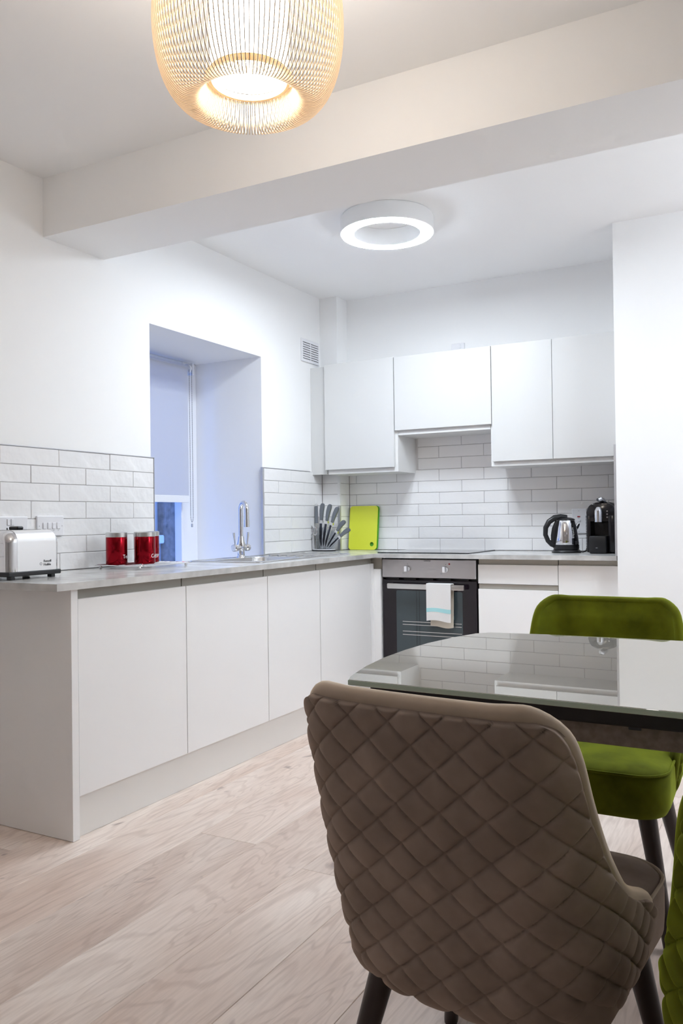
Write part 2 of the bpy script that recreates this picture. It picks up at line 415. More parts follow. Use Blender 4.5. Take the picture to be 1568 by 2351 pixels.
# ------------------------------------------------------------------ worktop, cabinets
SX0, SX1, SY0, SY1 = .072, .525, -1.74, -.76       # sink plate
BXa, BXb, BYa, BYb = .14, .47, -1.66, -1.20         # bowl hole
bm = nb(); z0, z1 = .885, H
box(bm, .0095, BXa, -WL, -.215, z0, z1); box(bm, BXb, WX, -WL, -.215, z0, z1)
box(bm, BXa, BXb, -WL, BYa, z0, z1); box(bm, BXa, BXb, BYb, -.215, z0, z1)
box(bm, WX, X2-.012, -WY, BACK-.0095, z0, z1); box(bm, .149, WX, -.215, BACK-.0095, z0, z1)
tag(obj('worktop', bm, M_top), 'mottled concrete grey L-shaped worktop along both kitchen walls', 'worktop')

XD, YD = .592, -.592
def base_unit(name, label, y0, y1, doors, group=None):
    t = thing(name, label, 'cabinet', (.3, (y0+y1)/2, 0), group=group)
    bm = nb(); box(bm, .02, XD-.022, y0+.001, y1-.001, .15, .70)
    box(bm, .02, .06, y0+.001, y1-.001, .70, .884); box(bm, XD-.10, XD-.05, y0+.001, y1-.001, .70, .884)
    obj('carcass', bm, M_carc, t)
    for a, b in doors:
        bm = nb(); g = .0025
        # slab door with a bevelled finger-pull along its top edge
        prism(bm, [(XD-.02, .15), (XD, .15), (XD, .847), (XD-.004, .849), (XD-.02, .835)], a+g, b-g, 'Y')
        for v in bm.verts: v.co = Vector((v.co.x, v.co.y, v.co.z))
        obj('door', bm, M_door, t)
        bx('handle_rail', M_rail, t, XD-.05, XD-.024, a+.003, b-.003, .80, .882, bev=.001)
    return t
base_unit('base_cabinet', 'light grey base cabinet nearest the end panel, below the toaster side', -2.990, -2.391, [(-2.990, -2.391)], 'handleless base cabinets along the window wall')
base_unit('base_cabinet', 'light grey base cabinet second from the end panel, below the window', -2.391, -1.777, [(-2.391, -1.777)], 'handleless base cabinets along the window wall')
base_unit('base_cabinet', 'light grey two-door base cabinet under the sink, running into the corner', -1.777, -.66, [(-1.777, -1.27), (-1.27, -.66)], 'handleless base cabinets along the window wall')
tag(bx('end_panel', M_door, None, .012, XD+.004, -3.024, -2.992, .001, .884, bev=.001), 'grey floor-length end panel closing the cabinet run under the worktop', 'panel')
tag(bx('plinth', M_plinth, None, .55, .577, -2.991, -.60, .001, .148), 'pale grey plinth below the window wall cabinets', 'plinth')
tag(bx('plinth', M_plinth, None, .58, X2-.02, -.572, -.548, .001, .148), 'pale grey plinth below the oven and drawers', 'plinth')
t = thing('corner_post', 'white corner filler post between sink cabinet and oven', 'post', (.60, -.60, .15))
bx('post_panel', M_door, t, .575, .637, -.612, -.57, .15, .815, bev=.002); bx('post_rail', M_rail, t, .565, .637, -.59, -.565, .815, .884)
bx('post_rail', M_rail, t, .545, .564, -.661, -.575, .80, .884)
bx('post_edge', M_door, t, XD-.018, XD, -.657, -.614, .15, .849, bev=.001)

def front_unit(name, label, x0, x1, splits, group=None):
    t = thing(name, label, 'cabinet', ((x0+x1)/2, -.3, 0), group=group)
    bx('carcass', M_carc, t, x0+.001, x1-.001, YD+.026, BACK-.01, .15, .884)
    for nm, z0, z1 in splits:
        bm = nb(); prism(bm, [(YD+.02, z0), (YD, z0), (YD, z1-.002), (YD+.004, z1), (YD+.02, z1-.014)], x0+.0017, x1-.0017, 'X')
        obj(nm, bm, M_doorlift, t)
        bx('handle_rail', M_rail, t, x0+.003, x1-.003, YD+.010, YD+.0255, z1-.01, z1+.031 if z1 > .8 else z1+.028)
    return t
front_unit('drawer_unit', 'white drawer unit between the oven and the narrow right cabinet', 1.247, 1.705, [('drawer', .743, .852), ('drawer', .15, .712)])
front_unit('base_cabinet', 'narrow white base cabinet beside the wall edge, under the coffee machine', 1.705, 2.022, [('door', .15, .854)])

# upper cabinets
UY = -.37
def upper(name, label, x0, x1, zb, doors, cx0=None, cx1=None, sides=True):
    t = thing(name, label, 'cabinet', ((x0+x1)/2, -.2, zb), group='wall cabinets')
    cx0 = x0 if cx0 is None else cx0; cx1 = x1 if cx1 is None else cx1
    bx('carcass', M_carc, t, cx0, cx1, UY+.021, BACK-.0005, zb-.028, 2.138, bev=.001)
    for a, b in doors:
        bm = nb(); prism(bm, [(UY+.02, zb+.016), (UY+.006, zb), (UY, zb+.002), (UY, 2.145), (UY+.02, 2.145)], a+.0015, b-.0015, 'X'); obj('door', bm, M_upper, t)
    return t
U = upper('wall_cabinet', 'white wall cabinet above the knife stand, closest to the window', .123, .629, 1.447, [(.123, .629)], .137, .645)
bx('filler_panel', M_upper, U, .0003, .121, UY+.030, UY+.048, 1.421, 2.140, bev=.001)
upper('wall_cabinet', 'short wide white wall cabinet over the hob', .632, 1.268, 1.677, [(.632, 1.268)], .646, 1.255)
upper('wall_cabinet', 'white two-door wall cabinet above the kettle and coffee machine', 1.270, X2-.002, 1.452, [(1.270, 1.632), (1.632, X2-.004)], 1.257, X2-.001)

# ------------------------------------------------------------------ oven
ov = thing('oven', 'built-in electric oven with steel control panel and black glass door', 'oven', (.94, -.3, .15))
bx('housing', M_black, ov, .641, 1.243, -.555, BACK-.01, .16, .883)
bx('control_panel', M_oven, ov, .643, 1.238, -.602, -.556, .766, .876, bev=.003)
bm = nb(); box(bm, .645, 1.239, -.598, -.557, .155, .752, bev=.002); dr = obj('oven_door', bm, M_ovglass, ov)
bm = nb(); prism(bm, rrect(.735, 1.155, .30, .690, .01), -.5995, -.5975, 'Y'); obj('window_glass', bm, M_cavity, dr)
for zz in (.425, .445, .485, .503):
    bx('rack_bar', M_steel, dr, .775, 1.148, -.6008, -.5996, zz, zz+.0035)
for xx in (.866, .884):
    bx('glass_line', M_dark, dr, xx, xx+.0015, -.6003, -.5996, .30, .69)
for q in range(5): bx('vent_slot', M_dark, ov, .68+q*.11, .75+q*.11, -.592, -.557, .754, .763)
bm = nb(); prism(bm, rrect(.697, 1.180, .703, .733, .004), -.648, -.634, 'Y', bev=.003); obj('handle', bm, M_steel, dr, True)
for x in (.712, 1.145): bx('handle_mount', M_steel, dr, x, x+.02, -.64, -.596, .708, .728)
for kx in (.813, 1.055):
    k = obj('knob', lathe(nb(), [(.001, 0), (.020, 0), (.020, -.006), (.017, -.012), (.001, -.012)], 28, (kx, -.602, .819), 'Y', cap=False), M_chrome, ov, True)
    bx('knob_grip', M_plate, k, kx-.012, kx+.003, -.632, -.612, .803, .836, bev=.003, seg=2)
    bx('dial_mark', M_ink, ov, kx-.001, kx+.001, -.6028, -.6018, .846, .851)
    bx('dial_symbol', M_grey, ov, kx-.034, kx-.022, -.6026, -.6018, .790, .800)
bx('indicator_light', M_redl, ov, 1.073, 1.082, -.6035, -.6018, .847, .856)
text('brand_plate', 'ZANUSSI', .0105, M_ink, ov, rotm(((1, 0, 0), (0, 0, 1), (0, -1, 0)), Vector((.939, -.6024, .868))-wloc(ov)))
# tea towel
tw = thing('tea_towel', 'white tea towel with turquoise stripe hanging over the oven handle', 'towel', (1.03, -.64, .74))
def cloth(x0, x1, y, zt, zb, amp, ph, skew=0.0, th=.004, f0=0.0, f1=1.0):
    bm = nb(); nx, nz = 14, 22; g = []
    for sgn in (0, 1):
        L_ = []
        for j in range(nz+1):
            f = f0+(f1-f0)*j/nz; row = []
            for i in range(nx+1):
                e = i/nx; x = x0+(x1-x0)*e+skew*f; z = zt+(zb-zt)*f+.006*math.sin(e*5+ph)*f
                yy = y-amp*f*math.sin(e*7+ph)-sgn*th
                row.append(bm.verts.new((x, yy, z)))
            L_.append(row)
        g.append(L_)
    for L_ in g:
        for j in range(nz):
            for i in range(nx): bm.faces.new((L_[j][i], L_[j][i+1], L_[j+1][i+1], L_[j+1][i]))
    for j in range(nz):
        for i in (0, nx): bm.faces.new((g[0][j][i], g[0][j+1][i], g[1][j+1][i], g[1][j][i]))
    for i in range(nx):
        for j in (0, nz): bm.faces.new((g[0][j][i], g[0][j][i+1], g[1][j][i+1], g[1][j][i]))
    return bm
obj('front_fold', cloth(.952, 1.103, -.651, .738, .522, .004, 0, .0), M_towel, tw, True)
obj('back_fold', cloth(.966, 1.108, -.612, .738, .484, .003, 1.2, -.004), M_towelb, tw, True)
bx('top_fold', M_towel, tw, .952, 1.106, -.655, -.612, .7335, .740, bev=.002)
obj('stripe', cloth(.9518, 1.1032, -.6548, .738, .522, .004, 0, 0, .0009, .66, .765), M_stripe, tw, True)
bx('side_stripe', M_stripe, tw, 1.0985, 1.1045, -.617, -.610, .530, .552)

# hob
bm = nb(); prism(bm, rrect(.598, 1.190, -.575, -.085, .008), H+.0005, H+.006, 'Z', bev=.0012)
tag(obj('hob', bm, M_hob), 'flat black ceramic hob set on the worktop above the oven', 'hob')

# ------------------------------------------------------------------ sink and tap
sk = thing('sink', 'stainless steel inset sink with ridged drainer in front of the window', 'sink', ((SX0+SX1)/2, (SY0+SY1)/2, H))
bm = nb(); zt_ = H+.003
def ringface(bm, outer, inner, z):
    lo = [bm.verts.new((a, b, z)) for a, b in outer]; li = [bm.verts.new((a, b, z)) for a, b in inner]; n = len(lo)
    for k in range(n): bm.faces.new((lo[k], lo[(k+1) % n], li[(k+1) % n], li[k]))
    return lo, li
outer = rrect(SX0, SX1, SY0, BYb+.05, .03); hole = rrect(BXa+.004, BXb-.004, BYa+.004, BYb-.004, .07)
lo, li = ringface(bm, outer, hole, zt_)
n = len(lo); prev = li
for ins, z in ((.004, H-.004), (.012, H-.09), (.03, H-.13), (.08, H-.14)):
    nx = [bm.verts.new((a, b, z)) for a, b in rrect(BXa+.004+ins, BXb-.004-ins, BYa+.004+ins, BYb-.004-ins, max(.07-ins*.3, .03))]
    for k in range(n): bm.faces.new((prev[k], prev[(k+1) % n], nx[(k+1) % n], nx[k]))
    prev = nx
bm.faces.new(prev)
dn = [bm.verts.new((v.co.x, v.co.y, H+.0003)) for v in lo]
for k in range(n): bm.faces.new((lo[k], lo[(k+1) % n], dn[(k+1) % n], dn[k]))
obj('bowl', bm, M_sinks, sk, True)
bm = nb(); prism(bm, rrect(SX0, SX1, BYb+.0, SY1, .03), H+.0003, H+.0028, 'Z'); obj('drainer', bm, M_sinks, sk)
for k in range(6):
    x = .165+k*.058
    bm = nb(); tube(bm, [(x, BYb+.09, H+.003), (x, BYb+.12, H+.006), (x, SY1-.07, H+.006), (x, SY1-.04, H+.003)], .0065, 8); obj('drainer_ridge', bm, M_sinks, sk, True)
bm = nb(); tube(bm, [(a, b, H+.003) for a, b in rrect(SX0+.005, SX1-.005, SY0+.005, SY1-.005, .028)], .0035, 6, closed=True); obj('rim', bm, M_sinks, sk, True)
TX, TY = .112, -1.318
tp = thing('mixer_tap', 'chrome swan-neck mixer tap with two lever handles behind the sink bowl', 'tap', (TX, TY, H+.003))
obj('base', lathe(nb(), [(.001, 0), (.026, 0), (.024, .008), (.020, .012), (.019, .042), (.023, .05), (.024, .075), (.019, .092), (.016, .115), (.0155, .118), (.001, .118)], 28, (TX, TY, H+.003), cap=False), M_chrome, tp, True)
bm = nb(); R_ = .043; ztop = H+.282
ang = math.radians(-32)
dx, dy = math.cos(ang), math.sin(ang)
path = [(TX, TY, H+.10+.02*k) for k in range(9)]+[(TX+dx*R_*(1-math.cos(a)), TY+dy*R_*(1-math.cos(a)), ztop-.01+R_*math.sin(a)*.9) for a in [PI*k/14 for k in range(15)]]
path += [(TX+dx*2*R_, TY+dy*2*R_, ztop-.01-.016*k) for k in range(1, 6)]
tube(bm, path, .0125, 14); obj('spout', bm, M_chrome, tp, True)
obj('nozzle', lathe(nb(), [(.001, 0), (.0145, 0), (.0145, .04), (.001, .04)], 20, (TX+dx*2*R_, TY+dy*2*R_, ztop-.108), cap=False), M_chrome, tp, True)
for s in (-1, 1):
    bm = nb(); lathe(bm, [(.001, .015*s), (.015, .015*s), (.015, .040*s), (.0205, .044*s), (.0205, .068*s), (.016, .072*s), (.001, .073*s)], 22, (TX, TY, H+.058), 'Y', cap=False)
    hd = obj('valve', bm, M_chrome, tp, True)
    bm = nb(); tube(bm, [(TX, TY+s*.058, H+.075), (TX, TY+s*.060, H+.09), (TX, TY+s*.066, H+.125), (TX, TY+s*.069, H+.143)], [.003, .005, .0068, .0068], 12); obj('lever', bm, M_chrome, hd, True)

# ------------------------------------------------------------------ sockets, vent
def plate(name, label, face, u0, u1, z0, z1, group=None):
    if face == 'L':
        t = thing(name, label, 'switch', (.009, (u0+u1)/2, (z0+z1)/2), group=group); bx('face_plate', M_plate, t, .0085, .0185, u0, u1, z0, z1, bev=.003, seg=2)
    else:
        t = thing(name, label, 'switch', ((u0+u1)/2, BACK-.009, (z0+z1)/2), group=group); bx('face_plate', M_plate, t, u0, u1, BACK-.0185, BACK-.0085 if z0 < 1.5 else BACK, z0, z1, bev=.003, seg=2)
    return t
t = plate('socket', 'white double wall socket behind the toaster, partly cut by the frame', 'L', -2.856, -2.710, 1.062, 1.148)
for y in (-2.808, -2.789): bx('rocker', M_plate, t, .018, .022, y-.0075, y+.0075, 1.112, 1.138, bev=.0015)
for y in (-2.815, -2.752):
    bx('pin_hole', M_dark, t, .0182, .0188, y-.003, y+.003, 1.094, 1.102)
    bx('pin_hole', M_dark, t, .0182, .0188, y-.014, y-.006, 1.078, 1.082); bx('pin_hole', M_dark, t, .0182, .0188, y+.006, y+.014, 1.078, 1.082)
t = plate('light_switch', 'white four-gang switch plate on the tiles beside the toaster', 'L', -2.662, -2.516, 1.064, 1.151)
for k in range(4):
    y = -2.624+.0255*k
    bx('rocker', M_plate, t, .018, .0225, y-.009, y+.009, 1.094, 1.122, bev=.0015)
    bx('rocker_mark', M_grey, t, .0185, .0189, y-.003, y+.003, 1.086, 1.088)
for y in (-2.651, -2.527): obj('screw', lathe(nb(), [(.0001, 0), (.002, 0), (.002, .001), (.0001, .001)], 10, (.0185, y, 1.107), 'X', cap=False), M_grey, t)
t = plate('cooker_switch', 'white cooker switch with red neon on tiles behind the kettle', 'B', 1.668, 1.755, 1.018, 1.166)
bx('neon', M_redl, t, 1.700, 1.717, BACK-.0205, BACK-.018, 1.115, 1.121); bx('rocker', M_plate, t, 1.699, 1.718, BACK-.0225, BACK-.018, 1.087, 1.099, bev=.0015)
bx('neon_surround', M_grey, t, 1.703, 1.712, BACK-.019, BACK-.0184, 1.106, 1.108)
for z in (1.030, 1.152): obj('screw', lathe(nb(), [(.0001, 0), (.0025, 0), (.0025, -.001), (.0001, -.001)], 10, (1.709, BACK-.0185, z), 'Y', cap=False), M_grey, t)
t = plate('socket', 'small white socket peeping over the wall cabinet above the hob', 'B', .912, .998, 2.162, 2.249)
bx('rocker', M_plate, t, .965, .978, BACK-.0225, BACK-.018, 2.215, 2.24, bev=.0015)
t = plate('air_vent', 'white plastic louvred air vent high on the wall by the corner', 'L', -.462, -.232, 2.173, 2.325); t['category'] = 'vent'
for o in t.children:
    for v in o.data.vertices: v.co.x -= .0085
for k in range(8):
    for c in range(2):
        y0 = -.447+c*.106; z = 2.192+k*.0152
        bx('slot', M_dark, t, .0098, .0104, y0, y0+.094, z, z+.0034)
        bx('louvre', M_plate, t, .0098, .0135, y0, y0+.094, z+.0034, z+.0080)

# ------------------------------------------------------------------ lamps
LX, LY = 1.06, -1.36
rl = thing('ceiling_light', 'round white drum ceiling light with glowing ring over the kitchen', 'lamp', (LX, LY, ZK))
obj('drum_body', lathe(nb(), [(.165, -.001), (.228, -.001), (.234, -.012), (.234, -.085), (.226, -.088), (.174, -.088), (.165, -.085), (.165, -.001)], 72, (LX, LY, ZK), cap=False), M_ring, rl, True)
bm = nb(); pr = []
for k in range(2): pr.append((.230-.058*k, -.0885))
lathe(bm, pr, 72, (LX, LY, ZK), cap=False); obj('ring_diffuser', bm, M_ringlight, rl, True)

def lamp_copy(src, loc, label, glow):
    r = src.copy(); C.objects.link(r); r.location = loc; r['label'] = label
    for ch in list(src.children):
        c = ch.copy(); C.objects.link(c); c.parent = r
        if 'diffuser' in c.name:
            c.data = c.data.copy(); c.data.materials[0] = glow
lamp_copy(rl, (3.3, -1.9, ZK), 'second round ceiling light further right over the kitchen', M_ringlight2)
lamp_copy(rl, (2.2, -6.4, ZL), 'added out-of-view fill light at the far end of the living room', M_livingfill)  # living room fill pair, added out of view as ring light copies
lamp_copy(rl, (3.5, -5.2, ZL), 'added out-of-view fill light behind the dining table end of the living room', M_livingfill)
gl = thing('globe_fill', 'added out-of-view globe fill light over the right-hand part of the kitchen', 'lamp', (3.85, -1.8, ZK))  # unseen globe, added to lift the overall kitchen light
bm = nb(); bmesh.ops.create_uvsphere(bm, u_segments=24, v_segments=14, radius=.14, matrix=Matrix.Translation((3.85, -1.8, 2.15))); obj('globe', bm, M_globefill, gl, True)
bm = nb(); tube(bm, [(3.85, -1.8, 2.27), (3.85, -1.8, ZK)], .004, 8); obj('cord', bm, M_plate, gl)
obj('ceiling_rose', lathe(nb(), [(.001, -.025), (.045, -.022), (.05, 0), (.001, 0)], 28, (3.85, -1.8, ZK), cap=False), M_plate, gl, True)
PX, PY = 1.692, -3.482
pl = thing('pendant_lamp', 'large ribbed bamboo globe pendant lamp hanging from the living room ceiling', 'lamp', (PX, PY, ZL))
prof = [(.100, 2.535), (.140, 2.530), (.178, 2.505), (.205, 2.455), (.220, 2.390), (.2265, 2.320), (.2245, 2.258), (.213, 2.198), (.194, 2.154), (.170, 2.126), (.148, 2.1165), (.130, 2.120), (.118, 2.132), (.110, 2.152), (.1035, 2.178)]
pk = np.linspace(0, 1, len(prof)); qk = np.linspace(0, 1, 43)
def cat(vals, t):
    x = t*(len(vals)-1); i = min(int(x), len(vals)-2); f = x-i
    p0, p1, p2, p3 = vals[max(i-1, 0)], vals[i], vals[i+1], vals[min(i+2, len(vals)-1)]
    return .5*((2*p1)+(p2-p0)*f+(2*p0-5*p1+4*p2-p3)*f*f+(3*p1-p0-3*p2+p3)*f**3)
prof = [(cat([q[0] for q in prof], t), cat([q[1] for q in prof], t)) for t in qk]
bm = nb(); th, dp = .0011, .0015; rows = []
for i, (r, z) in enumerate(prof):
    a = prof[max(i-1, 0)]; b = prof[min(i+1, len(prof)-1)]; tx, tz = b[0]-a[0], b[1]-a[1]; l = math.hypot(tx, tz); nx_, nz_ = -tz/l, tx/l
    rows.append([bm.verts.new((r+nx_*d, s*th, z+nz_*d-ZL)) for d, s in ((-dp, -1), (dp, -1), (dp, 1), (-dp, 1))])
for a, b in zip(rows, rows[1:]):
    for k in range(4): bm.faces.new((a[k], a[(k+1) % 4], b[(k+1) % 4], b[k]))
bm.faces.new(rows[0][::-1]); bm.faces.new(rows[-1])
rib = obj('rib', bm, M_bamboo, pl, local=True)
NR = 124
for k in range(1, NR):
    o = bpy.data.objects.new('rib', rib.data); C.objects.link(o); o.parent = pl; o.rotation_euler = (0, 0, 2*PI*k/NR)
obj('inner_drum', lathe(nb(), [(.093, 2.19), (.093, 2.50)], 48, (PX, PY, 0), cap=False), M_drum, pl, True)
obj('bottom_diffuser', lathe(nb(), [(.0001, 2.205), (.084, 2.205)], 48, (PX, PY, 0), cap=False), M_down, pl, True)
obj('drum_rim', lathe(nb(), [(.0905, 2.172), (.0985, 2.172), (.0985, 2.186), (.0905, 2.186), (.0905, 2.172)], 48, (PX, PY, 0), cap=False), M_rim, pl, True)
bm = nb()
for k in range(44):
    a = 2*PI*k/44; m_ = Matrix.Translation((PX+.0885*math.cos(a), PY+.0885*math.sin(a), 2.196)) @ Matrix.Rotation(a, 4, 'Z') @ Matrix.Diagonal((.003, .005, .011, 1))
    bmesh.ops.create_cube(bm, size=1, matrix=m_)
o = obj('vent_slots', bm, M_grey, pl); o['kind'] = 'stuff'
obj('top_plate', lathe(nb(), [(.001, 2.50), (.104, 2.50), (.104, 2.512), (.001, 2.512)], 40, (PX, PY, 0), cap=False), M_rim, pl, True)
bm = nb(); tube(bm, [(PX, PY, 2.51), (PX, PY, ZL-.02)], .003, 8); obj('cord', bm, M_plate, pl)
obj('ceiling_rose', lathe(nb(), [(.001, -.025), (.045, -.022), (.05, 0), (.001, 0)], 28, (PX, PY, ZL), cap=False), M_plate, pl, True)

# ------------------------------------------------------------------ table
TZ = .785
tb = thing('dining_table', 'rectangular dining table with reflective cream glass top and dark frame', 'table', (2.75, -3.18, 0))
poly = [(2.000, -3.592), (3.52, -3.63), (3.56, -3.2), (3.50, -2.72), (2.45, -2.762), (2.20, -2.776), (2.045, -2.800)]
lft = [(2.013, -2.835), (1.983, -2.93), (1.958, -3.06), (1.949, -3.19), (1.950, -3.32), (1.963, -3.44), (1.985, -3.55)]
bm = nb(); prism(bm, poly+lft, TZ-.012, TZ, 'Z', bev=.0012)
obj('glass_top', bm, M_tglass, tb)
bm = nb(); prism(bm, [(x+(.0015 if x > 2.7 else -.0015), y+(-.0015 if y < -3.2 else .0015)) for x, y in poly+lft], TZ-.0108, TZ-.0015, 'Z'); obj('glass_edge', bm, M_sea, tb)
bm = nb(); box(bm, 2.03, 3.46, -3.555, -2.81, TZ-.048, TZ-.0125, bev=.003); obj('sub_board', bm, M_gapshade, tb)
for a in ((2.06, 3.43, -3.515, -3.49), (2.06, 3.43, -2.875, -2.85)): bx('apron', M_tablew, tb, *a, .690, TZ-.0485, bev=.002)
for a in ((2.06, 2.085, -3.489, -2.876), (3.405, 3.43, -3.489, -2.876)): bx('apron', M_tablew, tb, *a, .690, TZ-.0485, bev=.002)
for x in (2.10, 3.38):
    for y in (-3.22, -2.925): bx('leg', M_tablew, tb, x-.035, x+.035, y-.035, y+.035, .0, TZ-.0485, bev=.004)
bx('latch', M_knifeb, tb, 2.545, 2.568, -3.5205, -3.5155, .724, .735, bev=.001)

# ------------------------------------------------------------------ chairs
def smooth_interp(x, xp, fp):
    xp = np.array(xp, float); fp = np.array(fp, float); n = len(xp)
    h = np.diff(xp); d = np.diff(fp)/h; m = np.zeros(n)
    m[0], m[-1] = d[0], d[-1]
    for i in range(1, n-1):
        m[i] = 0 if d[i-1]*d[i] <= 0 else 2*d[i-1]*d[i]/(d[i-1]+d[i])
    i = np.clip(np.searchsorted(xp, x)-1, 0, n-2); t = (x-xp[i])/h[i]
    return (2*t**3-3*t**2+1)*fp[i]+(t**3-2*t**2+t)*h[i]*m[i]+(-2*t**3+3*t**2)*fp[i+1]+(t**3-t**2)*h[i]*m[i+1]
ZKN = [.300, .310, .332, .368, .41, .445, .475, .51, .555, .62, .70, .765, .80, .822, .838]
T_a = [.160, .190, .216, .234, .243, .248, .251, .253, .255, .257, .257, .256, .255, .254, .252]   # half width
T_y = [.150, .110, .075, .050, .038, .031, .024, .016, .004, -.012, -.030, -.042, -.046, -.048, -.049]   # rear surface y
T_r = [.10, .12, .13, .135, .135, .135, .135, .135, .135, .135, .130, .120, .115, .11, .11]
T_s = [.20, .30, .385, .445, .478, .490, .464, .388, .325, .285, .262, .250, .238, .222, .186]   # half arc length
def shell_pt(s, z):
    a = smooth_interp(z, ZKN, T_a); r = smooth_interp(z, ZKN, T_r); yb = smooth_interp(z, ZKN, T_y)
    sa = np.abs(s); sg = np.sign(s); t = sa-(a-r); q = np.clip(t, 0, None); qa = np.minimum(q, r*PI/2)
    x = np.where(t < 0, sa, a-r+r*np.sin(qa/r)); y = np.where(t < 0, 0, r*(1-np.cos(qa/r)))+np.clip(t-r*PI/2, 0, None)
    bow = .016*(1-np.clip(sa/a, 0, 1)**2)
    return np.stack([x*sg, y+yb-bow, z], -1)
def shell_grid(NU, NV, z_lo=None):
    v = np.linspace(0, 1, NV); z = ZKN[0]+(ZKN[-1]-ZKN[0])*v; u = np.linspace(-1, 1, NU)
    sm = smooth_interp(z, ZKN, T_s); S = u[None, :]*sm[:, None]; Z = np.repeat(z[:, None], NU, 1)
    P = shell_pt(S, Z); du = np.gradient(P, axis=1); dv = np.gradient(P, axis=0)
    n = np.cross(du, dv); n /= np.linalg.norm(n, axis=-1, keepdims=True)+1e-9
    return P, n, S, Z, sm
def grid_mesh(name, P, m, parent):
    nv, nu, _ = P.shape; idx = np.arange(nv*nu).reshape(nv, nu)
    f = np.stack([idx[:-1, :-1], idx[:-1, 1:], idx[1:, 1:], idx[1:, :-1]], -1).reshape(-1, 4)
    me = bpy.data.meshes.new(name); me.from_pydata(P.reshape(-1, 3).tolist(), [], f.tolist()); me.materials.append(m)
    me.polygons.foreach_set('use_smooth', [True]*len(me.polygons))
    o = bpy.data.objects.new(name, me); C.objects.link(o); o.parent = parent; return o
QS, QZ = .075, .065
def quilt(S, Z, sm):
    A = S/QS+Z/QZ; B = S/QS-Z/QZ
    ta = 2*np.abs(A-np.round(A)); tb_ = 2*np.abs(B-np.round(B))
    pf = (1-(1-ta)**3.2)*(1-(1-tb_)**3.2)
    h = .0105*pf**.36
    ed = np.minimum(sm[:, None]-np.abs(S), ZKN[-1]-Z); e = np.clip((ed-.004)/.005, 0, 1)
    return h*e
def make_chair(label, vm, pm_, loc, rz):
    t = thing('dining_chair', label, 'chair', loc, rz, 'velvet dining chairs')
    P, n, S, Z, sm = shell_grid(300, 280)
    out = -n if (n[100, 150]*np.array([0, -1, 0])).sum() < 0 else n
    grid_mesh('quilted_back', P+out*quilt(S, Z, sm)[..., None], vm, t)
    P2, n2, S2, Z2, sm2 = shell_grid(60, 56)
    out2 = -n2 if (n2[25, 30]*np.array([0, -1, 0])).sum() < 0 else n2
    u2_ = np.clip(np.abs(S2)/sm2[:, None], 0, 1)
    pad = .027+.018*(1-u2_**4)*np.clip((ZKN[-1]-Z2)/.06, 0, 1)
    grid_mesh('inner_back', P2-out2*pad[..., None], vm, t)
    # rolled edge along the two sides and the top
    Pm = P2-out2*.0135
    ring = [Pm[j, 0] for j in range(6, 56)]+[Pm[55, i] for i in range(1, 59)]+[Pm[j, 59] for j in range(55, 5, -1)]
    pts = [Vector(q) for q in ring]
    for _ in range(3): pts = [pts[0]]+[(pts[i-1]+pts[i]*2+pts[i+1])/4 for i in range(1, len(pts)-1)]+[pts[-1]]
    bm = nb(); tube(bm, pts, .0150, 14); obj('edge_roll', bm, pm_, t, True, local=True)
    # seat cushion
    bm = nb(); rings = []
    for ins, z in ((.035, .322), (.012, .330), (.002, .350), (0, .380), (0, .428), (.004, .442), (.014, .452), (.05, .459), (.11, .464), (.18, .466)):
        rr = max(.085-ins*.4, .02)
        rings.append([bm.verts.new((a, b, z)) for a, b in rrect(-.238+ins, .238-ins, .062+ins*.8, .530-ins, rr, 7)])
    for a, b in zip(rings, rings[1:]):
        for k in range(len(a)): bm.faces.new((a[k], a[(k+1) % len(a)], b[(k+1) % len(a)], b[k]))
    bm.faces.new(rings[0][::-1]); bm.faces.new(rings[-1]); obj('seat', bm, vm, t, True, local=True)
    bm = nb(); tube(bm, [(a, b, .4445) for a, b in rrect(-.236, .236, .064, .528, .085, 7)], .0035, 6, closed=True); obj('piping', bm, pm_, t, True, local=True)
    for sx, sy in ((-1, 0), (1, 0), (-1, 1), (1, 1)):
        top = Vector((sx*.175, .155 if sy == 0 else .455, .335)); bot = Vector((sx*.235, .055 if sy == 0 else .510, .0))
        bm = nb(); tube(bm, [bot+(top-bot)*f for f in (0, .03, .5, 1)], [.0145, .0155, .020, .0255], 16); obj('leg', bm, M_legw, t, True, local=True)
    return t
CH_BROWN = make_chair('taupe velvet chair with diamond-quilted back turned to the viewer, closest to the table edge', M_brown, M_brownhi, (2.315, -3.915, 0), math.radians(-6))
CH_GREEN = make_chair('olive green velvet chair facing the viewer across the glass table', M_green, M_green, (2.285, -2.35, 0), PI+math.radians(1))
CH_GREEN2 = make_chair('olive green quilted chair beside the taupe chair, mostly cut off by the frame', M_green, M_green, (2.93, -4.10, 0), math.radians(5))

# ------------------------------------------------------------------ worktop objects
Z0 = H+.0008
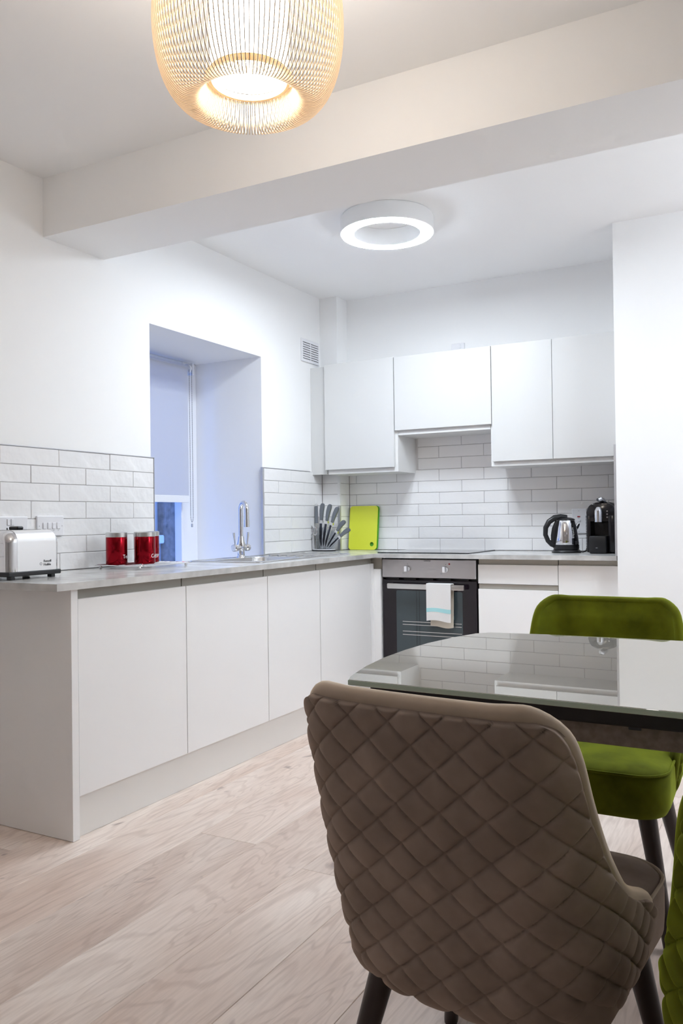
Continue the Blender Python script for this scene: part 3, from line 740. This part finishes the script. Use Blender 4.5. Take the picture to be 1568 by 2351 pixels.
# toaster
to = thing('toaster', 'two-slice steel toaster with brushed side and black base on the worktop end', 'toaster', (.215, -2.90, Z0))
tx0, tx1, ty0, ty1 = .125, .305, -3.045, -2.805
bx('base', M_black, to, tx0-.004, tx1+.004, ty0-.004, ty1+.004, Z0+.012, Z0+.030, bev=.004, seg=2)
for x in (tx0+.02, tx1-.02):
    for y in (ty0+.025, ty1-.025): bx('foot', M_black, to, x-.011, x+.011, y-.009, y+.009, Z0, Z0+.013)
def hump(y0, y1, x0, x1, z0, z1, r):
    pts = [(x0, z0), (x1, z0)]+[(x1-r+r*math.cos(PI/2*k/8), z1-r+r*math.sin(PI/2*k/8)) for k in range(9)]+[(x0+r-r*math.sin(PI/2*k/8), z1-r+r*math.cos(PI/2*k/8)) for k in range(9)]
    bm = nb(); prism(bm, pts, y0, y1, 'Y'); return bm
def endcap(ya, yb, bulge):
    bm = nb(); rings = []
    for f in range(7):
        e = f/6; ins = .030*(1-math.cos(PI/2*e)); y = ya+(yb-ya)*math.sin(PI/2*e)
        x0, x1, zt2 = tx0+ins*.8, tx1-ins*.8, Z0+.182-ins; r = max(.045-ins*.4, .01)
        pts = [(x0, Z0+.030), (x1, Z0+.030)]+[(x1-r+r*math.cos(PI/2*k/8), zt2-r+r*math.sin(PI/2*k/8)) for k in range(9)]+[(x0+r-r*math.sin(PI/2*k/8), zt2-r+r*math.cos(PI/2*k/8)) for k in range(9)]
        rings.append([bm.verts.new((a, y, b)) for a, b in pts])
    for a, b in zip(rings, rings[1:]):
        for k in range(len(a)): bm.faces.new((a[k], a[(k+1) % len(a)], b[(k+1) % len(a)], b[k]))
    bm.faces.new(rings[-1]); return bm
M_brush = add_noise(mat('brushed_toaster_steel', (.80, .79, .79), .38, .85), bump=.08, dist=.0006, stretch=(3, 90, 3), bscale=8)
obj('brushed_shell', hump(ty0+.042, ty1-.018, tx0, tx1, Z0+.030, Z0+.184, .045), M_brush, to, True)
obj('chrome_end', endcap(ty0+.042, ty0, 1), M_chrome, to, True); obj('chrome_end', endcap(ty1-.018, ty1, 1), M_chrome, to, True)
for x in (.185, .245): bx('slot', M_dark, to, x-.014, x+.014, ty0+.07, ty1-.05, Z0+.1835, Z0+.1848)
bx('bread_lever', M_black, to, .19, .24, ty0+.095, ty0+.125, Z0+.184, Z0+.198, bev=.005, seg=2)
text('brand_print', 'Russell\nHobbs', .0135, M_ink, to, rotm(((0, 1, 0), (0, 0, 1), (1, 0, 0)), Vector((tx1+.0006, -2.885, Z0+.057))-wloc(to)), align='LEFT')
obj('brand_emblem', lathe(nb(), [(.003, 0), (.006, 0), (.006, .0005), (.003, .0005), (.003, 0)], 16, (tx1+.0002, -2.897, Z0+.054), 'X', cap=False), M_grey, to)

# tins on a wire trivet
tv = thing('wire_trivet', 'chrome wire trivet under the red canisters', 'trivet', (.20, -2.24, Z0))
ta0, ta1, tc0, tc1 = .055, .345, -2.385, -2.03
zr = Z0+.016
bm = nb(); tube(bm, [(a, b, zr) for a, b in rrect(ta0, ta1, tc0, tc1, .03)], .003, 8, closed=True); obj('outer_ring', bm, M_chrome, tv, True)
for k in range(7):
    x = ta0+.035+k*.037; bm = nb(); tube(bm, [(x, tc0, zr), (x, tc1, zr)], .003, 6); obj('wire', bm, M_chrome, tv, True)
for x in (ta0+.03, ta1-.03):
    for y in (tc0+.02, tc1-.02):
        bm = nb(); bmesh.ops.create_uvsphere(bm, u_segments=12, v_segments=8, radius=.0072, matrix=Matrix.Translation((x, y, Z0+.0072))); obj('ball_foot', bm, M_chrome, tv, True)
def tin(label, x, y, word, rot):
    t = thing('canister', label, 'canister', (x, y, zr+.0032), 0, 'red storage canisters'); z = zr+.0032; r = .0475
    obj('body', lathe(nb(), [(.001, 0), (r-.002, 0), (r, .003), (r, .120), (r-.001, .122), (.001, .122)], 40, (x, y, z), cap=False), M_redtin, t, True)
    obj('lid', lathe(nb(), [(.001, .1225), (r+.0005, .1225), (r+.0008, .142), (r-.004, .1455), (.001, .1455)], 40, (x, y, z), cap=False), M_steel, t, True)
    # lettering wrapped on the curved wall, letter by letter
    cu = bpy.data.curves.new('w', 'FONT'); cu.body = word; cu.size = .024; cu.extrude = .0; cu.align_y = 'CENTER'
    tt = bpy.data.objects.new('w', cu); C.objects.link(tt)
    me = bpy.data.meshes.new_from_object(tt.evaluated_get(bpy.context.evaluated_depsgraph_get())); bpy.data.objects.remove(tt)
    for v in me.vertices:
        a = rot+v.co.x/r; zz = .034+v.co.y; v.co = Vector(((r+.0006)*math.cos(a), (r+.0006)*math.sin(a), zz))
    me.materials.clear(); me.materials.append(M_white)
    o = bpy.data.objects.new('lettering', me); C.objects.link(o); o.parent = t
    return t
VA = math.atan2(CAM[1]+2.3, CAM[0]-.2)
tin('red metal canister lettered Tea with steel lid, nearest the toaster', .140, -2.322, 'Tea', VA+.62)
tin('red metal canister lettered Coffee with steel lid, middle of three', .213, -2.218, 'Coffee', VA+.62)
tin('red metal canister lettered Sugar, mostly hidden behind the coffee canister', .150, -2.118, 'Sugar', VA+.1)

# knife stand and knives
ks = thing('knife_stand', 'clear acrylic fan-shaped knife stand on an oval base in the corner', 'stand', (.085, -.33, Z0))
KX, KY = .085, -.335
bm = nb(); prism(bm, [(KX+.088*math.cos(2*PI*k/32), KY+.05*math.sin(2*PI*k/32)) for k in range(32)], Z0, Z0+.007, 'Z'); obj('base', bm, M_black, ks)
bm = nb(); prism(bm, [(KX+.086*math.cos(2*PI*k/32), KY+.048*math.sin(2*PI*k/32)) for k in range(32)], Z0+.0072, Z0+.012, 'Z', bev=.001); obj('base_cover', bm, M_plate, ks)
M_acryl = mat('clear_acrylic', (.9, .92, .95), .05, Transmission_Weight=1.0, IOR=1.2)
for y in (KY+.032, KY-.002):
    bm = nb(); fan = [(KX-.055, Z0+.012), (KX+.055, Z0+.012), (KX+.105, Z0+.075), (KX+.09, Z0+.12), (KX-.02, Z0+.16), (KX-.055, Z0+.15)]
    prism(bm, fan, y, y+.003, 'Y'); obj('acrylic_plate', bm, M_acryl, ks)
def knife(label, ang, base, blade_len, hl, wd):
    t = thing('knife', label, 'knife', (KX+base, KY+.014, Z0+.0125), 0, 'knives in the acrylic stand')
    u = Vector((math.sin(ang), 0, math.cos(ang))); s = Vector((math.cos(ang), 0, -math.sin(ang)))
    def flat(pts, th, name, m):
        bm = nb(); lo = []; hi = []
        for a, b in pts:
            p0 = u*a+s*b; lo.append(bm.verts.new(p0+Vector((0, -th, 0)))); hi.append(bm.verts.new(p0+Vector((0, th, 0))))
        n = len(pts); bm.faces.new(lo); bm.faces.new(hi[::-1])
        for k in range(n): bm.faces.new((lo[k], lo[(k+1) % n], hi[(k+1) % n], hi[k]))
        if name == 'handle': bmesh.ops.bevel(bm, geom=list(bm.edges), offset=.0025, segments=2, affect='EDGES')
        return obj(name, bm, m, t, local=True)
    L_ = blade_len
    flat([(.002, 0), (.004, -wd*.3), (L_*.4, -wd), (L_, -wd), (L_, wd*.6), (L_*.2, wd*.35)], .0011, 'blade', M_blade)
    flat([(.01, -wd*.1), (L_*.3, -wd*.8), (L_*.96, -wd*.85), (L_*.96, wd*.2), (L_*.2, wd*.2)], .0016, 'blade_coating', M_knifeb)
    flat([(L_, -.011), (L_+.014, -.010), (L_+.014, .009), (L_, .012)], .008, 'bolster', M_blade)
    h = hl; o0 = L_+.0145
    flat([(o0, -.010), (o0+h*.3, -.012), (o0+h*.6, -.0125), (o0+h*.85, -.010), (o0+h*.97, -.002), (o0+h, .008), (o0+h*.95, .019), (o0+h*.78, .0205), (o0+h*.5, .013), (o0+h*.2, .009), (o0, .009)], .0085, 'handle', M_knifeh)
    return t
knife('grey-handled kitchen knife standing nearly upright at the back of the acrylic stand', .02, -.025, .178, .115, .018)
knife('grey-handled kitchen knife second from upright in the acrylic stand', .17, -.012, .176, .115, .017)
knife('grey-handled bread knife leaning in the middle of the acrylic stand', .33, .0, .172, .112, .015)
knife('short grey-handled utility knife leaning second lowest in the stand', .62, .012, .135, .088, .012)
knife('short grey-handled paring knife leaning lowest at the right of the stand', .86, .024, .115, .085, .011)
sc = thing('scissors', 'steel kitchen scissors upright at the left of the knife stand', 'scissors', (KX-.062, KY-.028, Z0+.0125))
bm = nb(); tube(bm, [(KX-.066, KY-.026, Z0+.0125), (KX-.064, KY-.026, Z0+.11)], [.007, .011], 10); obj('blades', bm, M_blade, sc, True)
for s, zc in ((-1, .140), (1, .133)):
    bm = nb(); tube(bm, [(KX-.064+s*.016+.013*math.cos(2*PI*k/18), KY-.028, Z0+zc+.027*math.sin(2*PI*k/18)) for k in range(18)], .0042, 8, closed=True); obj('handle_loop', bm, M_blade, sc, True)
obj('pivot', lathe(nb(), [(.001, 0), (.006, 0), (.006, -.004), (.001, -.004)], 14, (KX-.064, KY-.037, Z0+.095), 'Y', cap=False), M_grey, sc, True)
sr = thing('sharpening_steel', 'slim grey-handled sharpening steel behind the scissors', 'sharpener', (KX-.062, KY+.006, Z0+.0125))
bm = nb(); tube(bm, [(KX-.058, KY+.006, Z0+.0125), (KX-.058, KY+.006, Z0+.185)], .005, 10); obj('rod', bm, M_blade, sr, True)
bm = nb(); tube(bm, [(KX-.058, KY+.006, Z0+.1855), (KX-.058, KY+.006, Z0+.30)], .0115, 12); obj('handle', bm, M_knifeh, sr, True)
bm = nb(); tube(bm, [(KX-.058+.008*math.cos(2*PI*k/12), KY+.006, Z0+.308+.008*math.sin(2*PI*k/12)) for k in range(12)], .0018, 6, closed=True); obj('hanging_loop', bm, M_chrome, sr, True)

# chopping boards
def board(label, m, x0, x1, hgt, y_bot, y_top, th, hole, cat='chopping board'):
    t = thing('chopping_board', label, cat, ((x0+x1)/2, y_bot, Z0)); lean = math.atan2(y_top-y_bot, hgt)
    bm = nb(); rr_ = rrect(0, x1-x0, 0, hgt, .022, 6); outer = []
    for (a, b), (c, d) in zip(rr_, rr_[1:]+rr_[:1]):
        m_ = max(1, int(math.hypot(c-a, d-b)/.012)); outer += [(a+(c-a)*q/m_, b+(d-b)*q/m_) for q in range(m_)]
    if hole:
        hc = (x1-x0-.036, .038); inner = []
        for a, b in outer:
            an = math.atan2(b-hc[1], a-hc[0]); inner.append((hc[0]+.0145*math.cos(an), hc[1]+.0145*math.sin(an)))
        n = len(outer)
        for y in (0, th):
            lo, li = [bm.verts.new((a, y, b)) for a, b in outer], [bm.verts.new((a, y, b)) for a, b in inner]
            for k in range(n): bm.faces.new((lo[k], lo[(k+1) % n], li[(k+1) % n], li[k]))
            if y == 0: L0, I0 = lo, li
            else:
                for k in range(n):
                    bm.faces.new((L0[k], L0[(k+1) % n], lo[(k+1) % n], lo[k])); bm.faces.new((I0[k], I0[(k+1) % n], li[(k+1) % n], li[k]))
    else:
        prism(bm, outer, 0, th, 'Y')
    bm.transform(Matrix.Rotation(-lean, 4, 'X')); bm.transform(Matrix.Translation((x0-(x0+x1)/2, 0, .001)))
    obj('board', bm, m, t, local=True)
    return t
board('lime yellow plastic chopping board with a round hole, leaning on the tiles', M_lime, .165, .377, .300, -.135, -.098, .005, True)
board('bright green chopping board hidden behind the lime yellow one', M_grn, .170, .383, .300, -.124, -.087, .005, False)

# kettle
kx, ky = 1.683, -.30
kt = thing('kettle', 'polished steel jug kettle with black handle on a black base', 'kettle', (kx, ky, Z0))
obj('power_base', lathe(nb(), [(.001, 0), (.082, 0), (.083, .006), (.076, .016), (.070, .020), (.001, .020)], 40, (kx, ky, Z0), cap=False), M_black, kt, True)
obj('lower_band', lathe(nb(), [(.001, .021), (.071, .021), (.073, .026), (.073, .046), (.001, .046)], 40, (kx, ky, Z0), cap=False), M_black, kt, True)
obj('body', lathe(nb(), [(.071, .0465), (.073, .052), (.070, .09), (.062, .14), (.053, .178), (.050, .186), (.001, .186)], 48, (kx, ky, Z0), cap=False), M_chrome, kt, True)
obj('lid', lathe(nb(), [(.051, .1865), (.049, .194), (.030, .202), (.001, .205)], 32, (kx, ky, Z0), cap=False), M_black, kt, True)
hb = Vector((-math.cos(YAW), -math.sin(YAW), 0))
def kp(d, z): return (kx+hb.x*d, ky+hb.y*d, Z0+z)
bm = nb(); tube(bm, [kp(-.005, .204), kp(.03, .208), kp(.065, .202), (kp(.098, .180)), kp(.118, .145), kp(.120, .105), kp(.106, .070), kp(.085, .048), kp(.066, .038)], [.014, .016, .017, .016, .0145, .0135, .0135, .0135, .012], 14); obj('handle', bm, M_black, kt, True)
bm = nb(); tube(bm, [kp(.052, .185), kp(.068, .14), kp(.074, .10), kp(.076, .05)], [.010, .014, .015, .012], 12); obj('handle_spine', bm, M_black, kt, True)
bm = nb(); tube(bm, [kp(-.048, .135), kp(-.062, .150), kp(-.074, .168)], [.018, .014, .009], 14); obj('spout', bm, M_chrome, kt, True)
bm = nb()
fr = Vector((math.sin(YAW), -math.cos(YAW), 0)); aa0 = math.atan2(fr.y, fr.x)
def on_body(a, z, rr): return (kx+rr*math.cos(a), ky+rr*math.sin(a), Z0+z)
gp = [(z, .073-(z-.052)*.16+.0008 if z < .1 else .0695-(z-.1)*.205+.0012) for z in [.075+.011*k for k in range(9)]]
L0_ = []
for z, rr in gp: L0_.append([bm.verts.new(on_body(aa0+.42+.07*e, z, rr)) for e in (-1, 0, 1)])
for a, b in zip(L0_, L0_[1:]):
    for i in range(2): bm.faces.new((a[i], a[i+1], b[i+1], b[i]))
obj('dark_strip', bm, M_dark, kt, True)  # dark strip up the body behind the white ticks
bm = nb()
for k in range(7):
    z = .088+k*.009; rr = (.073-(z-.052)*.16 if z < .1 else .0695-(z-.1)*.205)+.0035
    bmesh.ops.create_cube(bm, size=1, matrix=Matrix.Translation(on_body(aa0+.36, z, rr)) @ Matrix.Rotation(aa0, 4, 'Z') @ Matrix.Diagonal((.0008, .005, .0045, 1)))
obj('print_ticks', bm, M_white, kt)  # plain ticks standing in for lettering of unknown wording
obj('level_dial', lathe(nb(), [(.001, 0), (.011, 0), (.011, -.003), (.001, -.003)], 20, on_body(aa0+.55, .058, .073), 'Y', cap=False), M_black, kt, True)
bm = nb(); tube(bm, [(kx+.075, ky-.02, Z0+.008), (kx+.10, ky-.03, Z0+.006), (kx+.110, ky+.0, Z0+.010), (kx+.112, ky+.06, Z0+.035), (kx+.105, ky+.14, Z0+.05), (kx+.10, ky+.20, Z0+.04)], .0042, 8); obj('cord', bm, M_black, kt, True)

# coffee machine
cx0, cx1, cy0 = 1.812, 1.972, -.40
cm = thing('coffee_machine', 'black capsule coffee machine with chrome spout beside the wall edge', 'coffee machine', ((cx0+cx1)/2, -.28, Z0))
cc = (cx0+cx1)/2
# rear column: rounded top silhouette
pts = [(cx0+.004, Z0), (cx1-.004, Z0), (cx1, Z0+.02)]
pts += [(cx1, Z0+.225)]+[(cx1-.05+.05*math.cos(PI/2*k/8), Z0+.235+.052*math.sin(PI/2*k/8)) for k in range(9)]+[(cx0+.05-.05*math.sin(PI/2*k/8), Z0+.235+.052*math.cos(PI/2*k/8)) for k in range(9)]+[(cx0, Z0+.02)]
bm = nb(); prism(bm, pts, -.305, -.135, 'Y', bev=.006); obj('body', bm, M_gloss, cm, True)
# front cheeks and head framing the cup bay
for a, b in ((cx0+.001, cx0+.026), (cx1-.040, cx1-.001)):
    bm = nb(); box(bm, a, b, cy0+.03, -.300, Z0+.004, Z0+.215, bev=.008, seg=2); obj('side_cheek', bm, M_gloss, cm, True)
pts = [(cx0+.002, Z0+.178), (cx1-.002, Z0+.178), (cx1-.002, Z0+.228)]+[(cx1-.05+.048*math.cos(PI/2*k/8), Z0+.232+.05*math.sin(PI/2*k/8)) for k in range(9)]+[(cx0+.05-.048*math.sin(PI/2*k/8), Z0+.232+.05*math.cos(PI/2*k/8)) for k in range(9)]
bm = nb(); prism(bm, pts, cy0+.032, -.304, 'Y', bev=.008); obj('brew_head', bm, M_gloss, cm, True)
bm = nb(); tube(bm, [(cc-.010, cy0+.022, Z0+.176), (cc-.010, cy0+.022, Z0+.238), (cc-.010, cy0+.030, Z0+.252)], [.0225, .0225, .016], 24); obj('chrome_spout', bm, M_chrome, cm, True)
bm = nb(); box(bm, cx0+.022, cx1-.046, cy0-.005, -.31, Z0+.001, Z0+.098, bev=.006, seg=2); obj('drip_tank', bm, M_black, cm, True)
bx('tank_mark', M_plate, cm, cc-.022, cc-.012, cy0-.0058, cy0-.0045, Z0+.031, Z0+.0325)
bm = nb(); tube(bm, [(cc+.012, cy0+.10, Z0+.284), (cc+.006, cy0+.06, Z0+.298), (cc-.004, cy0+.03, Z0+.302), (cc-.012, cy0+.02, Z0+.299)], [.012, .015, .016, .010], 12); obj('lid_lever', bm, M_chrome, cm, True)
for k in range(3):
    obj('button', lathe(nb(), [(.001, 0), (.0045, 0), (.0045, -.002), (.001, -.002)], 14, (cx1-.044, cy0+.031, Z0+.236-k*.017), 'Y', cap=False), M_chrome, cm, True)
bm = nb()
for k in range(22):
    z = Z0+.03+k*.0085; bmesh.ops.create_cube(bm, size=1, matrix=Matrix.Translation((cx0-.001, cy0+.055, z)) @ Matrix.Diagonal((.004, .04, .004, 1)))
o = obj('side_ribs', bm, M_gloss, cm); o['kind'] = 'stuff'
